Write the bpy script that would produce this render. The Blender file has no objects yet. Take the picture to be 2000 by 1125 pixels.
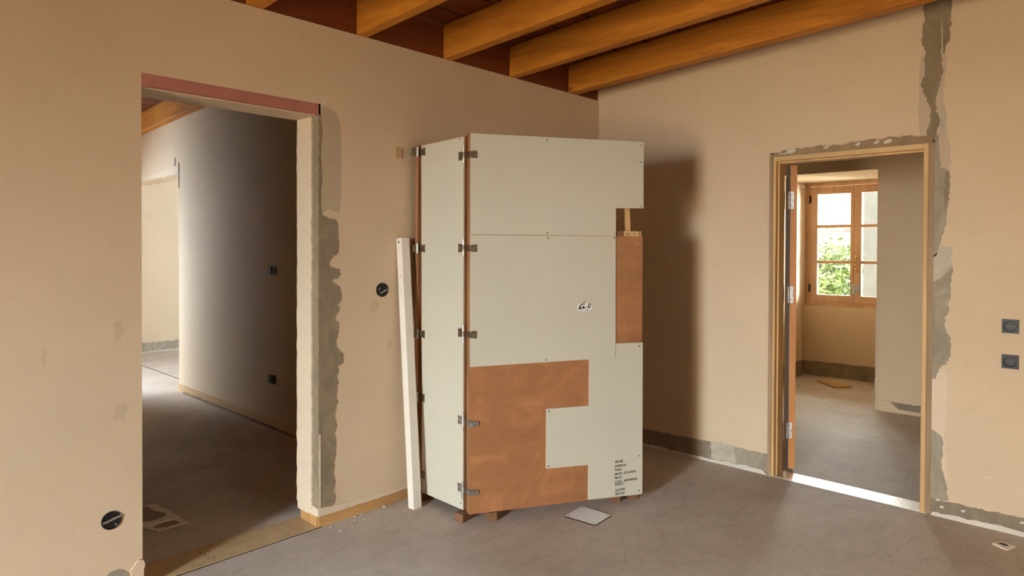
import bpy, bmesh, math, random
from mathutils import Vector, Matrix, noise
from mathutils.geometry import tessellate_polygon
sc = bpy.context.scene
COL = sc.collection
PI = math.pi
# ------------------------------------------------------------------ camera, world, light, exposure
cd = bpy.data.cameras.new('camera'); cam = bpy.data.objects.new('camera', cd); COL.objects.link(cam)
CF = Vector((0.7268, 0.6868, -0.01214)).normalized()
yaw, pitch, roll = 0.8136, 0.01214, 0.00391
CF = Vector((math.sin(yaw)*math.cos(pitch), math.cos(yaw)*math.cos(pitch), -math.sin(pitch)))
CR = Vector((math.cos(yaw), -math.sin(yaw), 0)); CU = CR.cross(CF)
R2 = math.cos(roll)*CR+math.sin(roll)*CU; U2 = -math.sin(roll)*CR+math.cos(roll)*CU
m = Matrix((R2, U2, -CF)).transposed().to_4x4(); m.translation = Vector((-4.36636, -3.17486, 1.5))
cam.matrix_world = m
cd.sensor_width = 36; cd.lens = 1303.22*36/2000; cd.shift_y = (498.97-562.5)/2000
cd.clip_start = 0.05; cd.clip_end = 200
sc.camera = cam
world = bpy.data.worlds.new('sky'); sc.world = world; world.use_nodes = True
bg = world.node_tree.nodes['Background']; bg.inputs[0].default_value = (0.97, 1.0, 0.98, 1); bg.inputs[1].default_value = 36.0
def area(name, loc, direction, sx, sy, power, col):
    l = bpy.data.lights.new(name, 'AREA'); l.shape = 'RECTANGLE'; l.size = sx; l.size_y = sy; l.energy = power; l.color = col
    o = bpy.data.objects.new(name, l); COL.objects.link(o); o.location = loc
    o.rotation_euler = Vector(direction).to_track_quat('-Z', 'Y').to_euler(); return o
area('assumed_west_lamp', (-9.17, -2.15, 1.25), (1, 0.16, -0.38), 0.75, 1.9, 135, (0.80, 1.0, 1.20)).data.spread = math.radians(58)  # assumed from cast shadows; cool lamp before a solid wall, no window
area('west_warm_fill', (-9.16, -2.35, 1.2), (1, 0.06, 0.05), 1.1, 2.35, 112, (1.0, 0.80, 0.54)).data.spread = math.radians(95)  # added warm lamp tinting the upper walls; the wall behind it is solid
area('south_fill', (-2.2, -5.97, 1.7), (0, 1, -0.6), 1.3, 1.3, 60, (1.0, 0.87, 0.68))  # added warm fill lamp behind the camera; this wall has no window
area('assumed_north_lamp', (-4.2, 6.96, 1.2), (0.35, -1, -0.4), 1.2, 1.6, 480, (0.86, 1.0, 1.16)).data.spread = math.radians(110)  # source assumed from the floor shadow edge; unseen lamp, solid wall behind
area('assumed_back_room_lamp', (2.96, 4.6, 1.6), (-1, 0, -0.05), 1.5, 1.4, 300, (0.76, 1.02, 1.25))  # assumed, to light the far wall; unseen lamp, east wall has no opening
area('niche_fill_east', (6.3, -3.3, 1.7), (-1, 0.98, -0.08), 2.4, 2.2, 3000, (0.95, 1.0, 0.99))  # fill lamp added outside, unseen beside the window, to brighten niche and right room
def portal(loc, direction, sx, sy):
    o = area('sky_portal', loc, direction, sx, sy, 1, (1, 1, 1)); o.data.cycles.is_portal = True
portal((4.08, -0.785, 1.55), (-1, 0, 0), 1.15, 1.5)
sc.view_settings.view_transform = 'Standard'; sc.view_settings.look = 'None'
sc.view_settings.gamma = 1; sc.view_settings.use_curve_mapping = False
sc.view_settings.exposure = -0.13
sc.cycles.max_bounces = 12; sc.cycles.diffuse_bounces = 8; sc.cycles.use_denoising = True
sc.cycles.sample_clamp_indirect = 8
random.seed(7)
# ------------------------------------------------------------------ helpers
def new_mat(name):
    mt = bpy.data.materials.new(name); mt.use_nodes = True
    nt = mt.node_tree; b = nt.nodes['Principled BSDF']; return mt, nt, b
def N(nt, typ, **kw):
    n = nt.nodes.new(typ)
    for k, v in kw.items():
        if k in n.inputs: n.inputs[k].default_value = v
        else: setattr(n, k, v)
    return n
def coords(nt, scale=(1, 1, 1), rnd=False):
    tc = N(nt, 'ShaderNodeTexCoord'); mp = N(nt, 'ShaderNodeMapping'); mp.inputs['Scale'].default_value = scale
    if rnd:
        oi = N(nt, 'ShaderNodeObjectInfo'); ml = N(nt, 'ShaderNodeVectorMath', operation='SCALE')
        ad = N(nt, 'ShaderNodeVectorMath', operation='ADD')
        cb = N(nt, 'ShaderNodeCombineXYZ'); nt.links.new(oi.outputs['Random'], cb.inputs[0]); nt.links.new(oi.outputs['Random'], cb.inputs[2])
        ml.inputs['Scale'].default_value = 37; nt.links.new(cb.outputs[0], ml.inputs[0])
        nt.links.new(tc.outputs['Object'], ad.inputs[0]); nt.links.new(ml.outputs[0], ad.inputs[1]); nt.links.new(ad.outputs[0], mp.inputs[0])
    else: nt.links.new(tc.outputs['Object'], mp.inputs[0])
    return mp.outputs[0]
def ramp(nt, fac, stops):
    r = N(nt, 'ShaderNodeValToRGB'); cr = r.color_ramp
    while len(cr.elements) < len(stops): cr.elements.new(0.5)
    for e, (p, c) in zip(cr.elements, stops): e.position = p; e.color = (*c, 1)
    nt.links.new(fac, r.inputs[0]); return r.outputs[0]
def noise_tex(nt, vec, scale, detail=5, rough=0.6, dist=0.0):
    n = N(nt, 'ShaderNodeTexNoise'); n.inputs['Scale'].default_value = scale; n.inputs['Detail'].default_value = detail
    n.inputs['Roughness'].default_value = rough; n.inputs['Distortion'].default_value = dist
    nt.links.new(vec, n.inputs['Vector']); return n.outputs['Fac']
def mix(nt, fac, a, b, blend='MIX'):
    mx = N(nt, 'ShaderNodeMix', data_type='RGBA', blend_type=blend)
    for s, v in ((0, fac), (6, a), (7, b)):
        if hasattr(v, 'links') or hasattr(v, 'is_linked'): nt.links.new(v, mx.inputs[s])
        elif s == 0: mx.inputs[0].default_value = v
        else: mx.inputs[s].default_value = (*v, 1)
    return mx.outputs[2]
def bump(nt, b, h, strength, dist=0.01):
    bp = N(nt, 'ShaderNodeBump'); bp.inputs['Strength'].default_value = strength; bp.inputs['Distance'].default_value = dist
    nt.links.new(h, bp.inputs['Height']); nt.links.new(bp.outputs[0], b.inputs['Normal'])
def setc(nt, b, c):
    if isinstance(c, tuple): b.inputs['Base Color'].default_value = (*c, 1)
    else: nt.links.new(c, b.inputs['Base Color'])
def simple(name, col, rough=0.6, metal=0.0, var=0.12, scale=20, bmp=0.1, spec=0.5):
    mt, nt, b = new_mat(name); v = coords(nt); n = noise_tex(nt, v, scale)
    d = tuple(c*(1-var) for c in col); l = tuple(min(1, c*(1+var)) for c in col)
    setc(nt, b, ramp(nt, n, [(0.3, d), (0.7, l)])); b.inputs['Roughness'].default_value = rough
    b.inputs['Metallic'].default_value = metal; b.inputs['Specular IOR Level'].default_value = spec
    if bmp: bump(nt, b, n, bmp)
    return mt
def plaster(name, base, var=0.05):
    mt, nt, b = new_mat(name); v = coords(nt)
    a = noise_tex(nt, v, 1.3, 4, 0.55, 0.4); c = noise_tex(nt, v, 9, 6, 0.65)
    lo = tuple(x*(1-var) for x in base); hi = tuple(min(1, x*(1+var)) for x in base)
    col = ramp(nt, a, [(0.3, lo), (0.7, hi)])
    sm = ramp(nt, c, [(0.28, (0.93, 0.91, 0.88)), (0.45, (1, 1, 1))])
    col = mix(nt, 0.6, col, sm, 'MULTIPLY')
    # small scuffs
    vs = coords(nt, (3.0, 3.0, 1.3)); s = noise_tex(nt, vs, 2.2, 8, 0.7, 2.5)
    scf = ramp(nt, s, [(0.70, (1, 1, 1)), (0.76, (0.86, 0.82, 0.76))])
    col = mix(nt, 0.7, col, scf, 'MULTIPLY')
    setc(nt, b, col); b.inputs['Roughness'].default_value = 0.75; b.inputs['Specular IOR Level'].default_value = 0.25
    f = noise_tex(nt, v, 40, 6, 0.7); bump(nt, b, f, 0.10, 0.004)
    return mt
def mortar(name, base):
    mt, nt, b = new_mat(name); v = coords(nt, (1, 1, 0.6))
    a = noise_tex(nt, v, 9, 8, 0.7, 0.8)
    col = ramp(nt, a, [(0.25, tuple(x*0.72 for x in base)), (0.5, base), (0.72, tuple(min(1, x*1.3) for x in base))])
    w = noise_tex(nt, v, 14, 6, 0.7, 1.5)
    spot = ramp(nt, w, [(0.66, (0, 0, 0)), (0.70, (1, 1, 1))])
    col = mix(nt, spot, col, tuple(min(1, x*1.75+0.05) for x in base))
    setc(nt, b, col); b.inputs['Roughness'].default_value = 0.85; b.inputs['Specular IOR Level'].default_value = 0.2
    f = noise_tex(nt, v, 26, 8, 0.75, 0.6); bump(nt, b, f, 0.45, 0.006)
    return mt
def wood(name, dark, light, axis='y', rough=0.5, scale=1.0, knots=True, rnd=True, contrast=1.0, spec=0.4, blotch=0.0):
    mt, nt, b = new_mat(name)
    s = {'x': (0.12, 1, 1), 'y': (1, 0.12, 1), 'z': (1, 1, 0.12)}[axis]
    v = coords(nt, tuple(q*scale for q in s), rnd)
    g = noise_tex(nt, v, 22, 7, 0.62, 0.6)
    g2 = noise_tex(nt, v, 5, 3, 0.5, 1.2)
    mid = tuple((p+q)/2 for p, q in zip(dark, light))
    col = ramp(nt, g, [(0.5-0.22/contrast, dark), (0.5, mid), (0.5+0.22/contrast, light)])
    col = mix(nt, 0.55, col, ramp(nt, g2, [(0.3, tuple(x*0.75 for x in mid)), (0.7, tuple(min(1, x*1.2) for x in light))]))
    if blotch:
        vb = coords(nt, (1, 1, 1), rnd); gb = noise_tex(nt, vb, 3.6, 8, 0.68, 1.4)
        col = mix(nt, blotch, col, ramp(nt, gb, [(0.30, tuple(x*0.62 for x in mid)), (0.52, mid), (0.72, tuple(min(1, x*1.5) for x in light))]))
    if knots:
        s2 = {'x': (0.45, 1, 1), 'y': (1, 0.45, 1), 'z': (1, 1, 0.45)}[axis]
        vv = coords(nt, s2, rnd); vo = N(nt, 'ShaderNodeTexVoronoi'); vo.inputs['Scale'].default_value = 3.2
        nt.links.new(vv, vo.inputs['Vector'])
        k = ramp(nt, vo.outputs['Distance'], [(0.035, (0.30, 0.18, 0.10)), (0.09, (1, 1, 1))])
        col = mix(nt, 1.0, col, k, 'MULTIPLY')
    setc(nt, b, col); b.inputs['Roughness'].default_value = rough; b.inputs['Specular IOR Level'].default_value = spec
    bump(nt, b, g, 0.12, 0.004)
    return mt
WH = (0.638, 0.494, 0.330)
M = {}
M['plaster'] = plaster('plaster', WH)
M['plaster_light'] = plaster('plaster_light', (0.68, 0.55, 0.395), 0.04)
M['plaster_damp'] = plaster('plaster_damp', (0.47, 0.375, 0.26), 0.06)
M['smear'] = plaster('plaster_smear', (0.57, 0.435, 0.29), 0.08)
M['halo'] = plaster('plaster_halo', (0.51, 0.41, 0.29), 0.06)
M['mortar'] = mortar('mortar', (0.26, 0.205, 0.130))
M['mortar_grey'] = mortar('mortar_grey', (0.33, 0.28, 0.205))
M['mortar_pale'] = mortar('mortar_pale', (0.46, 0.41, 0.315))
M['mortar_brown'] = mortar('mortar_brown', (0.30, 0.21, 0.12))
M['mortar_base'] = mortar('mortar_base', (0.25, 0.20, 0.14))
M['caulk'] = plaster('caulk', (0.62, 0.56, 0.47), 0.12)
M['beam'] = wood('beam_wood', (0.27, 0.078, 0.006), (0.60, 0.235, 0.028), 'y', 0.5, spec=0.2, contrast=1.5)
M['board'] = wood('ceiling_board_wood', (0.10, 0.020, 0.005), (0.19, 0.042, 0.010), 'x', 0.45, knots=False)
M['pine'] = wood('pine', (0.45, 0.25, 0.09), (0.63, 0.40, 0.17), 'z', 0.55, knots=False)
M['window_wood'] = wood('window_wood', (0.46, 0.27, 0.15), (0.60, 0.38, 0.225), 'z', 0.5, knots=False)
M['pine_h'] = wood('pine_horizontal', (0.46, 0.27, 0.11), (0.66, 0.44, 0.21), 'y', 0.55, knots=False)
M['pine_x'] = wood('pine_base', (0.36, 0.17, 0.05), (0.56, 0.32, 0.12), 'x', 0.6)
M['rough'] = wood('rough_timber', (0.22, 0.13, 0.06), (0.40, 0.28, 0.17), 'z', 0.8, knots=False)
M['ply'] = wood('plywood', (0.235, 0.097, 0.035), (0.385, 0.168, 0.066), 'x', 0.5, scale=0.9, knots=False, contrast=0.8, blotch=0.42)
M['plyedge'] = wood('plywood_edge', (0.17, 0.065, 0.022), (0.38, 0.18, 0.075), 'z', 0.7, scale=2.0, knots=False, contrast=1.4)
M['facing'] = simple('facing_board_cream', (0.52, 0.49, 0.385), 0.45, var=0.03, scale=1.5, bmp=0.02)
M['facing_edge'] = simple('facing_edge_cream', (0.60, 0.55, 0.43), 0.5, var=0.03)
M['white'] = simple('white_paint', (0.72, 0.66, 0.56), 0.45, var=0.04, scale=8, bmp=0.03)
M['black'] = simple('black_plastic', (0.012, 0.011, 0.011), 0.42, var=0.2, bmp=0.02, spec=0.3)
M['blackm'] = simple('black_matt', (0.02, 0.018, 0.017), 0.5, var=0.2, bmp=0.02)
M['metal'] = simple('zinc_steel', (0.50, 0.49, 0.47), 0.45, 1.0, 0.25, 60, 0.15)
M['bronze'] = simple('tarnished_steel', (0.24, 0.19, 0.13), 0.5, 1.0, 0.3, 60, 0.2)
M['brass'] = simple('brass', (0.75, 0.52, 0.20), 0.25, 1.0, 0.1)
M['alu'] = simple('brushed_aluminium', (0.80, 0.79, 0.76), 0.38, 1.0, 0.08, 30, 0.05)
M['screw'] = simple('screw_head', (0.05, 0.045, 0.035), 0.4, 0.6, 0.2)
M['lintel'] = simple('red_primer', (0.42, 0.165, 0.12), 0.6, var=0.15, scale=6, bmp=0.05)
M['leafedge'] = wood('door_edge_wood', (0.36, 0.13, 0.03), (0.52, 0.22, 0.06), 'z', 0.45, knots=False)
M['ink'] = simple('marker_ink', (0.02, 0.017, 0.012), 0.5, var=0.1)
M['paper'] = simple('sticker_white', (0.80, 0.78, 0.72), 0.5, var=0.03)
M['card'] = simple('white_card', (0.84, 0.77, 0.64), 0.7, var=0.06)
M['cardgrey'] = mortar('card_grey_patch', (0.36, 0.28, 0.21))
M['block'] = wood('brown_block', (0.10, 0.045, 0.020), (0.22, 0.105, 0.048), 'y', 0.7, knots=False)
M['tanboard'] = simple('tan_board', (0.50, 0.34, 0.17), 0.7, var=0.15, scale=7, bmp=0.1)
M['dark'] = simple('dark_gap', (0.02, 0.012, 0.008), 0.9, var=0.1)
M['bark'] = simple('bark', (0.22, 0.17, 0.12), 0.9, var=0.3, scale=12, bmp=0.4)
M['leaf'] = simple('leaves', (0.075, 0.115, 0.025), 0.6, var=0.4, scale=3, bmp=0)
M['render'] = simple('house_render', (0.20, 0.18, 0.15), 0.9, var=0.06, scale=4)
M['greypost'] = simple('weathered_grey_wood', (0.023, 0.023, 0.021), 0.9, var=0.25, scale=9)
M['ground'] = simple('pale_gravel', (0.50, 0.46, 0.38), 0.95, var=0.3, scale=5)
# plaster on the red lintel, clear film, glass, tiles, concrete
mt, nt, b = new_mat('window_glass'); b.inputs['Base Color'].default_value = (0.97, 0.98, 0.97, 1); b.inputs['Roughness'].default_value = 0.0
tr = N(nt, 'ShaderNodeBsdfTransparent'); gl = N(nt, 'ShaderNodeBsdfGlossy'); gl.inputs['Roughness'].default_value = 0.02
fr = N(nt, 'ShaderNodeFresnel'); fr.inputs[0].default_value = 1.45; ms = N(nt, 'ShaderNodeMixShader')
tr.inputs[0].default_value = (0.96, 0.97, 0.95, 1)
nt.links.new(fr.outputs[0], ms.inputs[0]); nt.links.new(tr.outputs[0], ms.inputs[1]); nt.links.new(gl.outputs[0], ms.inputs[2])
nt.links.new(ms.outputs[0], nt.nodes['Material Output'].inputs[0]); M['glass'] = mt
mt, nt, b = new_mat('clear_film'); tr = N(nt, 'ShaderNodeBsdfTransparent'); ms = N(nt, 'ShaderNodeMixShader'); ms.inputs[0].default_value = 0.45
b.inputs['Base Color'].default_value = (0.8, 0.78, 0.74, 1); b.inputs['Roughness'].default_value = 0.15
nt.links.new(tr.outputs[0], ms.inputs[1]); nt.links.new(b.outputs[0], ms.inputs[2]); nt.links.new(ms.outputs[0], nt.nodes['Material Output'].inputs[0]); M['film'] = mt
mt, nt, b = new_mat('roof_tiles'); v = coords(nt); br = N(nt, 'ShaderNodeTexBrick'); nt.links.new(v, br.inputs['Vector'])
br.inputs['Scale'].default_value = 1.6; br.inputs['Color1'].default_value = (0.034, 0.021, 0.018, 1); br.inputs['Color2'].default_value = (0.046, 0.033, 0.029, 1); br.inputs['Mortar'].default_value = (0.02, 0.016, 0.014, 1)
setc(nt, b, br.outputs[0]); b.inputs['Roughness'].default_value = 0.9; M['tiles'] = mt
mt, nt, b = new_mat('concrete_floor'); v = coords(nt)
n1 = noise_tex(nt, v, 0.9, 6, 0.6, 0.6); n2 = noise_tex(nt, v, 6, 8, 0.7, 1.0); n3 = noise_tex(nt, v, 60, 4, 0.6)
c = ramp(nt, n1, [(0.30, (0.43, 0.345, 0.265)), (0.52, (0.53, 0.45, 0.362)), (0.72, (0.61, 0.535, 0.45))])
c = mix(nt, 0.5, c, ramp(nt, n2, [(0.3, (0.70, 0.68, 0.66)), (0.55, (1, 1, 1)), (0.75, (1.0, 1.0, 1.0))]), 'MULTIPLY')
sp = noise_tex(nt, v, 120, 2, 0.5); c = mix(nt, ramp(nt, sp, [(0.74, (0, 0, 0)), (0.78, (1, 1, 1))]), c, (0.58, 0.50, 0.40))
vs = coords(nt, (1.6, 1.6, 1)); vo = N(nt, 'ShaderNodeTexVoronoi', feature='DISTANCE_TO_EDGE'); vo.inputs['Scale'].default_value = 1.7
dn = N(nt, 'ShaderNodeTexNoise'); dn.inputs['Scale'].default_value = 2.5; nt.links.new(vs, dn.inputs['Vector'])
ad = N(nt, 'ShaderNodeVectorMath', operation='MULTIPLY_ADD'); ad.inputs[1].default_value = (0.9, 0.9, 0.9)
nt.links.new(dn.outputs['Color'], ad.inputs[0]); nt.links.new(vs, ad.inputs[2]); nt.links.new(ad.outputs[0], vo.inputs['Vector'])
ln = ramp(nt, vo.outputs['Distance'], [(0.0, (1, 1, 1)), (0.010, (0, 0, 0))])
msk = ramp(nt, noise_tex(nt, v, 2.3, 4, 0.6), [(0.52, (0, 0, 0)), (0.66, (0.5, 0.5, 0.5))])
lm = mix(nt, 1.0, ln, msk, 'MULTIPLY'); c = mix(nt, lm, c, (0.66, 0.57, 0.46))
sv = coords(nt, (0.7, 2.6, 1)); s1 = noise_tex(nt, sv, 5.5, 9, 0.72, 3.0)
c = mix(nt, 0.75, c, ramp(nt, s1, [(0.36, (0.80, 0.77, 0.74)), (0.47, (1, 1, 1)), (0.60, (1, 1, 1)), (0.72, (1.22, 1.2, 1.16))]), 'MULTIPLY')
setc(nt, b, c); b.inputs['Roughness'].default_value = 0.62; b.inputs['Specular IOR Level'].default_value = 0.35
hb = mix(nt, 0.5, n2, n3); bump(nt, b, hb, 0.18, 0.006); M['floor'] = mt

class MB:
    def __init__(s): s.v = []; s.f = []; s.m = []
    def add(s, vs, fs, mi=0):
        o = len(s.v); s.v += [Vector(p) for p in vs]
        for f in fs: s.f.append([i+o for i in f]); s.m.append(mi)
        return s
    def hexa(s, p, mi=0):
        return s.add(p, [(3, 2, 1, 0), (4, 5, 6, 7), (0, 1, 5, 4), (1, 2, 6, 5), (2, 3, 7, 6), (3, 0, 4, 7)], mi)
    def box(s, x0, x1, y0, y1, z0, z1, mi=0, zt=None):
        x0, x1 = min(x0, x1), max(x0, x1); y0, y1 = min(y0, y1), max(y0, y1)
        t = (lambda y: z1) if zt is None else zt
        return s.hexa([(x0, y0, z0), (x1, y0, z0), (x1, y1, z0), (x0, y1, z0), (x0, y0, t(y0)), (x1, y0, t(y0)), (x1, y1, t(y1)), (x0, y1, t(y1))], mi)
    def bar(s, a, b, w, h, up=(0, 0, 1), mi=0):
        a = Vector(a); b = Vector(b); d = (b-a).normalized(); r = d.cross(Vector(up)).normalized(); u = r.cross(d)
        q = [(-w/2, -h/2), (w/2, -h/2), (w/2, h/2), (-w/2, h/2)]
        return s.hexa([a+r*i+u*j for i, j in q]+[b+r*i+u*j for i, j in q], mi)
    def poly(s, pts, fn, t0, t1, mi=0, side=None):
        """extruded polygon: pts 2D, fn(a, b, t) -> 3D point, between depths t0 and t1"""
        n = len(pts); tri = tessellate_polygon([[Vector((p[0], p[1], 0)) for p in pts]])
        vs = [fn(p[0], p[1], t0) for p in pts]+[fn(p[0], p[1], t1) for p in pts]
        s.add(vs, [tuple(t) for t in tri]+[tuple(i+n for i in reversed(t)) for t in tri], mi)
        s.add(vs, [(i, (i+1) % n, (i+1) % n+n, i+n) for i in range(n)], mi if side is None else side)
        return s
    def cyl(s, a, b, r, n=16, mi=0, r2=None):
        a = Vector(a); b = Vector(b); d = (b-a).normalized(); e = d.orthogonal().normalized(); g = d.cross(e); r2 = r if r2 is None else r2
        vs = [a+(e*math.cos(2*PI*i/n)+g*math.sin(2*PI*i/n))*r for i in range(n)]+[b+(e*math.cos(2*PI*i/n)+g*math.sin(2*PI*i/n))*r2 for i in range(n)]
        return s.add(vs, [tuple(range(n-1, -1, -1)), tuple(range(n, 2*n))]+[(i, (i+1) % n, (i+1) % n+n, i+n) for i in range(n)], mi)
    def tube(s, pts, r, n=8, mi=0):
        for a, b in zip(pts, pts[1:]): s.cyl(a, b, r, n, mi)
        return s
    def build(s, name, mats, parent=None, origin=(0, 0, 0), bevel=0, smooth=False, world=False):
        me = bpy.data.meshes.new(name); og = Vector(origin)
        me.from_pydata([tuple(p-og) for p in s.v], [], s.f)
        mats = mats if isinstance(mats, (list, tuple)) else [mats]
        for mm in mats: me.materials.append(M[mm] if isinstance(mm, str) else mm)
        for p, k in zip(me.polygons, s.m): p.material_index = k; p.use_smooth = smooth
        bm = bmesh.new(); bm.from_mesh(me); bmesh.ops.remove_doubles(bm, verts=bm.verts, dist=1e-6) if not s_keep else None
        bmesh.ops.recalc_face_normals(bm, faces=bm.faces); bm.to_mesh(me); bm.free()
        o = bpy.data.objects.new(name, me); COL.objects.link(o)
        if parent is not None:
            o.parent = parent; o.location = og
        else: o.location = og
        if bevel:
            md = o.modifiers.new('bevel', 'BEVEL'); md.width = bevel; md.segments = 2; md.limit_method = 'ANGLE'
        return o
s_keep = True
def tag(o, label=None, cat=None, group=None, kind=None):
    if label: o['label'] = label
    if cat: o['category'] = cat
    if group: o['group'] = group
    if kind: o['kind'] = kind
    return o
def empty(name, loc=(0, 0, 0), rz=0, **k):
    o = bpy.data.objects.new(name, None); COL.objects.link(o); o.location = loc; o.rotation_euler = (0, 0, rz); o.empty_display_size = 0.1
    return tag(o, **k)
def struct(o, label, cat): return tag(o, label, cat, kind='structure')
def jag(pts, amp=0.004, seg=0.012, seed=0, keep=()):
    """break polygon edges into small steps with a ragged outline"""
    rn = random.Random(seed); out = []; n = len(pts)
    for i in range(n):
        a = Vector(pts[i]); b = Vector(pts[(i+1) % n]); out.append((a.x, a.y))
        if i in keep: continue
        L = (b-a).length; k = int(L/seg)
        if k < 2: continue
        d = (b-a)/L; p = Vector((-d.y, d.x))
        for j in range(1, k):
            t = j/k; w = amp*(noise.noise(Vector((a.x*9+t*L*25, a.y*9+seed, seed*3.1)))*1.6+rn.uniform(-0.45, 0.45))
            q = a.lerp(b, t)+p*w; out.append((q.x, q.y))
    return out
FY = lambda a, z, t: (a, t, z)      # polygon on a wall y = const
FX = lambda a, z, t: (t, a, z)      # polygon on a wall x = const
FZ = lambda a, c, t: (a, c, t)      # polygon lying flat
zm = lambda y: 2.885-0.0529*y if y < 0.03 else 2.885-0.0377*y   # ceiling height above floor
# ------------------------------------------------------------------ floor and walls
fl = MB().box(-9.4, 4.0, -6.2, 7.3, -0.15, 0.0)
fl.box(-1.487, -1.475, 4.06, 6.9, -0.001, 0.0012, 1)
struct(fl.build('floor', ['floor', 'dark']), 'brown grey bare concrete screed floor running through all rooms', 'floor')

XL, XR, T = -3.36, -2.50, 0.208
wl = MB()
wl.box(-9.2, XL, 0, T, 0, 2.673)
wl.box(XL, XR, 0, T, 2.255, 2.673); wl.box(-9.2, 0, 0.07, T, 2.673, 3.16)
wl.box(XL, XR, 0.012, T, 2.198, 2.255)
wl.box(XR, 0.0, 0, T, 0.062, 2.673)
# exposed mortar beside the opening and the smeared patch above it
mort = [(-2.50, 1.678), (-2.45, 1.658), (-2.393, 1.641), (-2.383, 1.609), (-2.38, 1.486), (-2.41, 1.454), (-2.439, 1.422), (-2.427, 1.392), (-2.368, 1.381), (-2.365, 1.349), (-2.392, 1.325), (-2.421, 1.337), (-2.41, 1.304), (-2.368, 1.271), (-2.365, 1.204), (-2.386, 1.188), (-2.369, 1.165), (-2.4, 1.108), (-2.378, 1.084), (-2.381, 1.04), (-2.396, 0.955), (-2.351, 0.905), (-2.351, 0.868), (-2.384, 0.845), (-2.379, 0.756), (-2.392, 0.704), (-2.382, 0.647), (-2.4, 0.608), (-2.4, 0.466), (-2.392, 0.442), (-2.404, 0.302), (-2.405, 0.129), (-2.418, 0.099), (-2.50, 0.101)]
wl.poly(jag(mort, 0.0085, 0.008, 3, keep=(len(mort)-1,)), FY, -0.0018, 0.0, 1)
lt = [(-2.49, 2.246), (-2.428, 2.238), (-2.387, 2.214), (-2.369, 2.159), (-2.365, 1.767), (-2.374, 1.683), (-2.446, 1.70), (-2.489, 1.675)]
wl.poly(jag(lt, 0.002, 0.02, 5), FY, -0.0008, 0.0, 2)
edge = [(-2.50, 0.10), (-2.50, 2.198), (-2.486, 2.198)]+[(-2.482+0.006*math.sin(i*1.7), 2.15-i*0.06) for i in range(9)]+[(-2.49, 1.66), (-2.485, 0.10)]
wl.poly(jag(edge[:-2]+[(-2.49, 1.66)], 0.003, 0.015, 9), FY, -0.0012, 0.0, 1)
wl.box(-2.4985, -2.488, -0.0035, 0, 0.10, 0.50, 4)
wl.poly(jag([(-2.505, 0.062), (-2.505, 0.105), (-2.3, 0.088), (-2.0, 0.078), (-1.5, 0.074), (-1.5, 0.060), (-2.505, 0.058)], 0.003, 0.02, 11), FY, -0.0045, 0.0, 4)
# jamb side: smooth plaster skin, rough mortar strip near the corner
jm = [(0.0, 0.10), (0.0, 2.198), (0.062, 2.198), (0.062, 0.10)]
wl.poly(jag(jm, 0.003, 0.012, 21), FX, XR-0.0015, XR, 1)
js = [(0.056, 0.088), (0.058, 2.198), (T+0.002, 2.198), (T+0.002, 0.098)]
wl.poly(jag(js, 0.0045, 0.012, 23), FX, XR-0.010, XR, 4)
wl.poly(jag([(0.0, 0.062), (0.0, 0.10), (0.05, 0.11), (T, 0.10), (T, 0.055)], 0.004, 0.02, 29), FX, XR-0.006, XR, 4)
wl.box(XL, XR-0.01, 0.0125, T, 2.192, 2.198, 4)
wl.poly(jag([(-3.52, 0.0), (-3.515, 0.09), (-3.487, 0.112), (-3.454, 0.114), (-3.43, 0.10), (-3.41, 0.07), (-3.41, 0.0)], 0.004, 0.02, 31), FY, -0.002, 0, 5)
wl.poly(jag([(-3.40, 0.0), (-3.41, 0.09), (-3.375, 0.13), (-3.355, 0.12), (-3.352, 0.0)], 0.006, 0.01, 33), FY, -0.006, 0, 0)
for (a, z, w, h) in ((-1.958, 2.406, 0.006, 0.004), (-2.05, 2.155, 0.010, 0.007), (-2.07, 2.165, 0.006, 0.004), (-2.47, 2.27, 0.012, 0.018), (-2.452, 2.285, 0.008, 0.010), (-2.475, 2.25, 0.007, 0.006)):
    wl.poly(jag([(a-w, z-h), (a+w, z-h*0.6), (a+w*0.7, z+h), (a-w*0.8, z+h*0.8)], 0.002, 0.005, int(a*-1000)), FY, -0.0015, 0, 3)
for (a, z, w, h, mi) in ((-3.45, 1.14, 0.022, 0.045, 6), (-3.44, 0.79, 0.03, 0.035, 6), (-3.72, 1.05, 0.006, 0.04, 6), (-2.145, 1.165, 0.03, 0.035, 6), (-2.04, 0.93, 0.02, 0.03, 6)):
    wl.poly(jag([(a-w, z-h), (a+w*0.4, z-h*1.1), (a+w, z), (a+w*0.5, z+h), (a-w*0.7, z+h*0.8)], 0.008, 0.012, int(z*1000)), FY, -0.0006, 0, mi)
wl_o = struct(wl.build('wall_left', ['plaster', 'mortar', 'plaster_damp', 'caulk', 'plaster_light', 'mortar_grey', 'smear']), 'beige plastered wall with wide door opening and raw mortar strip on its right jamb', 'wall')

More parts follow.
